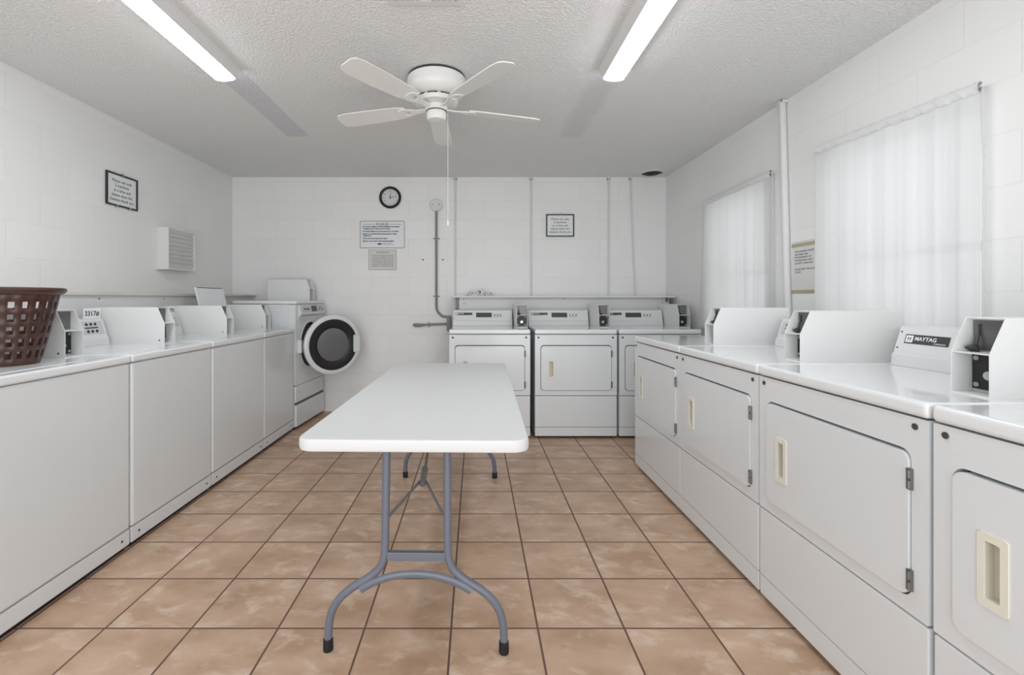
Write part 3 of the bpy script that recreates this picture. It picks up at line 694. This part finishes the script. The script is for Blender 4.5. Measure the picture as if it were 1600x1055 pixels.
def sign_board(name, label, x0, x1, z0, z1, d, plane, m, border, bw, rr=.006, thick=.003):
    """flat board on a wall; d = facing direction"""
    return None
def please_sign():
    x0, x1, z1, z0 = bx(562.5), bx(632.5), bz(345.5), bz(388)
    cx = (x0 + x1) / 2
    t = thing('notice_sign', 'white sign headed PLEASE with blue text below the clock', 'sign', (cx, YB, z0))
    w, h = x1 - x0, z1 - z0
    MB().prism(rrect(-w / 2, w / 2, 0, h, .014), -.003, 0, 'y').build('sign_plate', 'paper', t)
    MB().prism(rrect(-w / 2, w / 2, 0, h, .014), -.0042, -.003, 'y', holes=[rrect(-w / 2 + .006, w / 2 - .006, .006, h - .006, .010)]).build('border', 'conduit', t)
    T = lambda s, sz, x, z, al='LEFT', m='navy', **k: text('lettering', s, sz, m, t, facing(x, -.0036, z), al, .0003, **k)
    T('PLEASE', .034, 0, h - .046, 'CENTER', spacing=1.25, bold=.0006)
    MB().box(-w / 2 + .03, -.075, -.0040, -.003, h - .036, h - .033).box(.075, w / 2 - .03, -.0040, -.003, h - .036, h - .033).build('rule', 'navy', t)
    lines = [('\u2022 NO PLASTIC, RUBBER, OR OTHER GARMENTS CONTAINING', .066), ('  FLAMMABLE OIL OR TREATED LINT IN DRYER', .088), ('\u2022 NOT RESPONSIBLE FOR LOSS OR DAMAGE TO CLOTHING', .116),
             ('\u2022 REMOVE CLOTHES FROM MACHINES PROMPTLY AFTER', .144), ('  COMPLETION', .164), ('\u2022 PLEASE CLEAN MACHINES AFTER USING', .192), ('\u2022 SERVICE - CALL OR VISIT OFFICE OR MANAGEMENT', .220)]
    for s, z in lines: T(s, .0165, -w / 2 + .022, h - z, bold=.0007, spacing=.86)
    MB().box(-.05, -.008, -.0040, -.003, h - .252, h - .236).build('logo_block', 'navy', t)
    T('LAUNDRY SERVICE', .0115, .0, h - .240, m='ink'); T('WWW.LAUNDRY.COM', .0115, .002, h - .253, m='navy')
please_sign()
def warning_sign():
    x0, x1, z1, z0 = bx(576), bx(619.5), bz(390.5), bz(422)
    w, h = x1 - x0, z1 - z0
    t = thing('warning_notice', 'small pale sign headed WARNING under the please sign', 'sign', ((x0 + x1) / 2, YB, z0))
    MB().box(-w / 2, w / 2, -.002, 0, 0, h).build('sign_plate', 'oldpaper', t)
    MB().prism(rect(-w / 2, w / 2, 0, h), -.003, -.002, 'y', holes=[rect(-w / 2 + .004, w / 2 - .004, .004, h - .004)]).build('border', 'conduit', t)
    text('lettering', 'WARNING', .026, 'ink', t, facing(0, -.0026, h - .036), depth=.0003, spacing=1.1)
    ls = ['DO NOT PLACE ARTICLES SOILED', 'WITH OIL, CLEANING FLUID OR', 'SOLVENTS IN WASHER OR DRYER', 'CHILDREN SHALL NOT OPERATE', 'OR PLAY NEAR THESE MACHINES', 'OWNER NOT RESPONSIBLE FOR', 'DAMAGE TO CLOTHING OR LOSS']
    for i, s in enumerate(ls): text('lettering', s, .0155, 'rose', t, facing(0, -.0026, h - .064 - i * .0195), depth=.0003, bold=.0003)
warning_sign()

def framed(label, loc, rz, w, h):
    t = thing('framed_notice', label, 'sign', loc, rz, 'black framed notices asking for two machines')
    MB().prism(rect(-w / 2, w / 2, -h / 2, h / 2), -.014, -.001, 'y', holes=[rect(-w / 2 + .012, w / 2 - .012, -h / 2 + .012, h / 2 - .012)], bev=.0015).build('frame', 'frame', t)
    MB().box(-w / 2 + .008, w / 2 - .008, -.006, -.001, -h / 2 + .008, h / 2 - .008).build('paper_sheet', 'paper', t)
    for i, s in enumerate(['Please use only', '2 machines', 'at a time and', 'please clean lint', 'baskets-thank you']):
        text('lettering', s, .031, 'ink', t, facing(0, -.0066, h / 2 - .062 - i * .034), depth=.0003, bold=.0002)
    for x, z in ((0, h / 2), (-.055 * w / .3, -h / 2), (.07 * w / .3, -h / 2)):
        MB().box(x - .005, x + .005, -.018, -.001, z - .008, z + .010, .001).build('clip', 'lightscrew', t)
framed('black framed notice on the back wall above the dryers', (bx(875), YB, bz(352.5)), 0, .298, .24)
framed('black framed notice on the left wall', (XL, 3.393, 1.985), R(90), .30, .236)

def pipe(px, px2, label):
    xa, xb = bx(px, .012), bx(px2, .012)
    t = thing('wall_conduit', label, 'pipe', (xa, YB - .012, 1.23), 0, 'thin painted conduits on the back wall')
    MB().tube([(xb - xa, 0, 0), (0, 0, ZC - 1.23)], .008, 12).build('tube', 'wpaint', t)
    mb = MB().box(-.016, .016, -.004, .012, ZC - 1.23 - .03, ZC - 1.23 - .016)
    mb.build('clamp', 'hinge', t)
pipe(711.5, 711.5, 'thin white conduit on the back wall above the shelf end, leftmost of four')
pipe(830, 830, 'thin white conduit on the back wall left of the framed notice')
pipe(951, 951, 'thin white conduit on the back wall right of the framed notice')
pipe(985, 992.5, 'thin leaning white conduit below the round vent')

# round junction box and grey conduit
t = thing('junction_box', 'round white wall box with grey conduit running down the back wall', 'electrical box', (bx(682), YB, bz(321)))
MB().cyl((0, 0, 0), .068, -.032, 'y', 40, .008).build('cover', 'wpaint', t)
for dx in (-.035, .03): MB().cyl((dx, -.032, .006), .006, -.003, 'y', 12, .001).build('screw', 'hinge', t)
z1 = bz(490) - bz(321)
pts = [(0, -.016, -.06), (0, -.016, -.4), (0, -.016, z1 + .07), (.01, -.016, z1 + .03), (.04, -.016, z1 - .01), (.07, -.018, z1 - .03), (.108, -.02, z1 - .035)]
P = [pts[0], pts[1]] + [tuple(p) for p in smooth_path(pts[2:], 5)]
MB().tube(P, .0125, 12).build('conduit', 'conduit', t)
for py in (373, 463):
    MB().box(-.035, .035, -.012, 0, bz(py) - bz(321) - .006, bz(py) - bz(321) + .006, .002).build('strap', 'conduit', t)
t = thing('gas_valve', 'grey pipe with flattened valve handle beside the left back dryer', 'pipe', (bx(648), YB - .03, bz(508)))
MB().tube([(.03, 0, 0), (.15, 0, .008), (.375, 0, .014)], .011, 12).build('pipe', 'conduit', t)
MB().tube([(-.015, 0, .004), (0, 0, .002), (.04, 0, 0), (.10, 0, .004), (.13, 0, .006)], [.008, .018, .020, .013, .010], 14).build('valve_handle', 'conduit', t)
MB().cyl((.155, 0, -.02), .008, .05, 'z', 12).build('valve_stem', 'conduit', t)
MB().box(.345, .385, -.03, .028, -.06, .10, .004).build('outlet_box', 'conduit', t)
for i, px in enumerate((661, 692)):
    o = MB().cyl((0, 0, 0), .008, -.008, 'y', 14, .002).build('wall_screw', 'screw', None); o.location = (bx(px), YB, bz(406))
    tag(o, 'small dark screw in the back wall %s of the grey conduit' % ('left' if i == 0 else 'right'), 'screw', 'screws beside the conduit')

# ------------------------------------------------------------------ left wall louvred box
t = thing('louvred_wall_box', 'white louvred box mounted on the left wall', 'wall vent', (XL, 3.955, 1.44))
d = .095; hw = .185; H = .345
i_ = .001
mb = MB().box(.001, d, -hw, -hw + .012, 0, H).box(.001, d, hw - .012, hw, 0, H).box(.001, d - i_, -hw + .01, hw - .01, H - .012, H - i_).box(.001, d - i_, -hw + .01, hw - .01, i_, .012).box(.002, .03, -hw + .01, hw - .01, .01, H - .01)
mb.build('casing', 'wpaint', t)
for k in range(9):
    MB().box(-.0015, .0015, -hw + .012, hw - .012, -.024, .024, mtx=Matrix.Translation((d - .018, 0, .032 + k * .035)) @ Matrix.Rotation(R(28), 4, 'Y')).build('louvre', 'wpaint', t)

# ------------------------------------------------------------------ right wall items
t = thing('wall_pipe', 'white vertical pipe on the right wall between the two windows', 'pipe', (XR - .022, 3.0, .94))
MB().tube([(0, -.03, 0), (0, .03, ZC - .94)], .021, 16).build('tube', 'wpaint', t)
MB().box(-.025, .02, .0, .06, ZC - .94 - .02, ZC - .94 - .004).build('collar', 'wpaint', t)
MB().cyl((-.024, -.0, ZC - .94 - .012), .006, -.002, 'x', 10).build('screw', 'screw', t)

def curtain(y0, y1, z0, ztn, ztf, label, flare, seed):
    """sheer panel along the right wall from y0 (near) to y1 (far); top heights near/far"""
    rnd = random.Random(seed)
    t = thing('window_curtain', label, 'curtain', (XR - .03, (y0 + y1) / 2, (ztn + ztf) / 2), 0, 'sheer curtains')
    ym = (y0 + y1) / 2; zm = (ztn + ztf) / 2; hw = (y1 - y0) / 2
    ph = [rnd.uniform(0, 6.28) for _ in range(6)]
    def f(u, v):
        k = v ** 1.3; y = -hw + 2 * hw * u + (flare * k if u > .5 else 0) * ((u - .5) * 2) ** 2
        z = (ztn + (ztf - ztn) * u) - zm - v * ((ztn + (ztf - ztn) * u) - z0) - .03 * (1 - v)
        fold = .004 * math.sin(u * 46 + ph[0]) + .0012 * math.sin(u * 97 + ph[1]) + .006 * math.sin(u * 19 + ph[2] + v * 1.5) + .0005 * math.sin(u * 160 + ph[3])
        return Vector((-.008 + fold * (.35 + .65 * v), y, z))
    MB().grid(f, 260, 24).build('sheer_cloth', 'sheer', t, wn=False)
    def g(u, v):
        y = -hw + 2 * hw * u; zt = (ztn + (ztf - ztn) * u) - zm; a = v * 2 * math.pi
        r = .016 + .0012 * math.sin(u * 70 + v * 9 + ph[4]) + .0012 * math.sin(u * 170 + ph[5] + v * 14)
        return Vector((-.008 + r * .7 * math.cos(a), y, zt - .018 + r * 1.5 * math.sin(a)))
    MB().grid(g, 160, 12).build('rod_pocket', 'sheet', t, wn=False)
    MB().tube([(-.006, -hw - .006, ztn - zm - .014), (-.006, hw + .006, ztf - zm - .014)], .006, 10).build('rod', 'wpaint', t)
    MB().tube([(0, -hw, ztn - zm - .02), (.001, -hw - .004, ztn - zm - .3), (0, -hw - .002, z0 - zm)], .006, 8).build('side_hem', 'sheer', t)
curtain(1.825, 2.715, 1.0, 2.052, 2.085, 'sheer white curtain over the nearer window', .0, 3)
curtain(3.12, 4.035, .95, 2.062, 2.048, 'sheer white curtain over the farther window, left of the pipe', .10, 5)

t = thing('taped_note', 'white paper note taped to the right wall between pipe and nearer curtain', 'note', (XR, 2.855, 1.235))
MB().box(-.0012, -.0002, -.108, .108, 0, .325).build('paper_sheet', 'oldpaper', t)
MB().box(-.0022, -.0012, -.115, .115, .29, .312, mtx=Matrix.Rotation(R(0), 4, 'X')).build('tape_strip', 'tape', t)
MB().box(-.0022, -.0012, -.118, .112, -.002, .020).build('tape_strip', 'tape', t)
for i, s in enumerate(['THE LAUNDRY ROOM', 'MACHINES ARE', 'FOR RESIDENTS OF', 'THE BUILDING ONLY', 'DO NOT OVERLOAD', '', 'PLEASE KEEP THE ROOM', 'CLEAN']):
    if s: text('lettering', s, .0165, 'ink', t, facing(-.0016, .085, .255 - i * .0185, '-x'), 'LEFT', .0003)
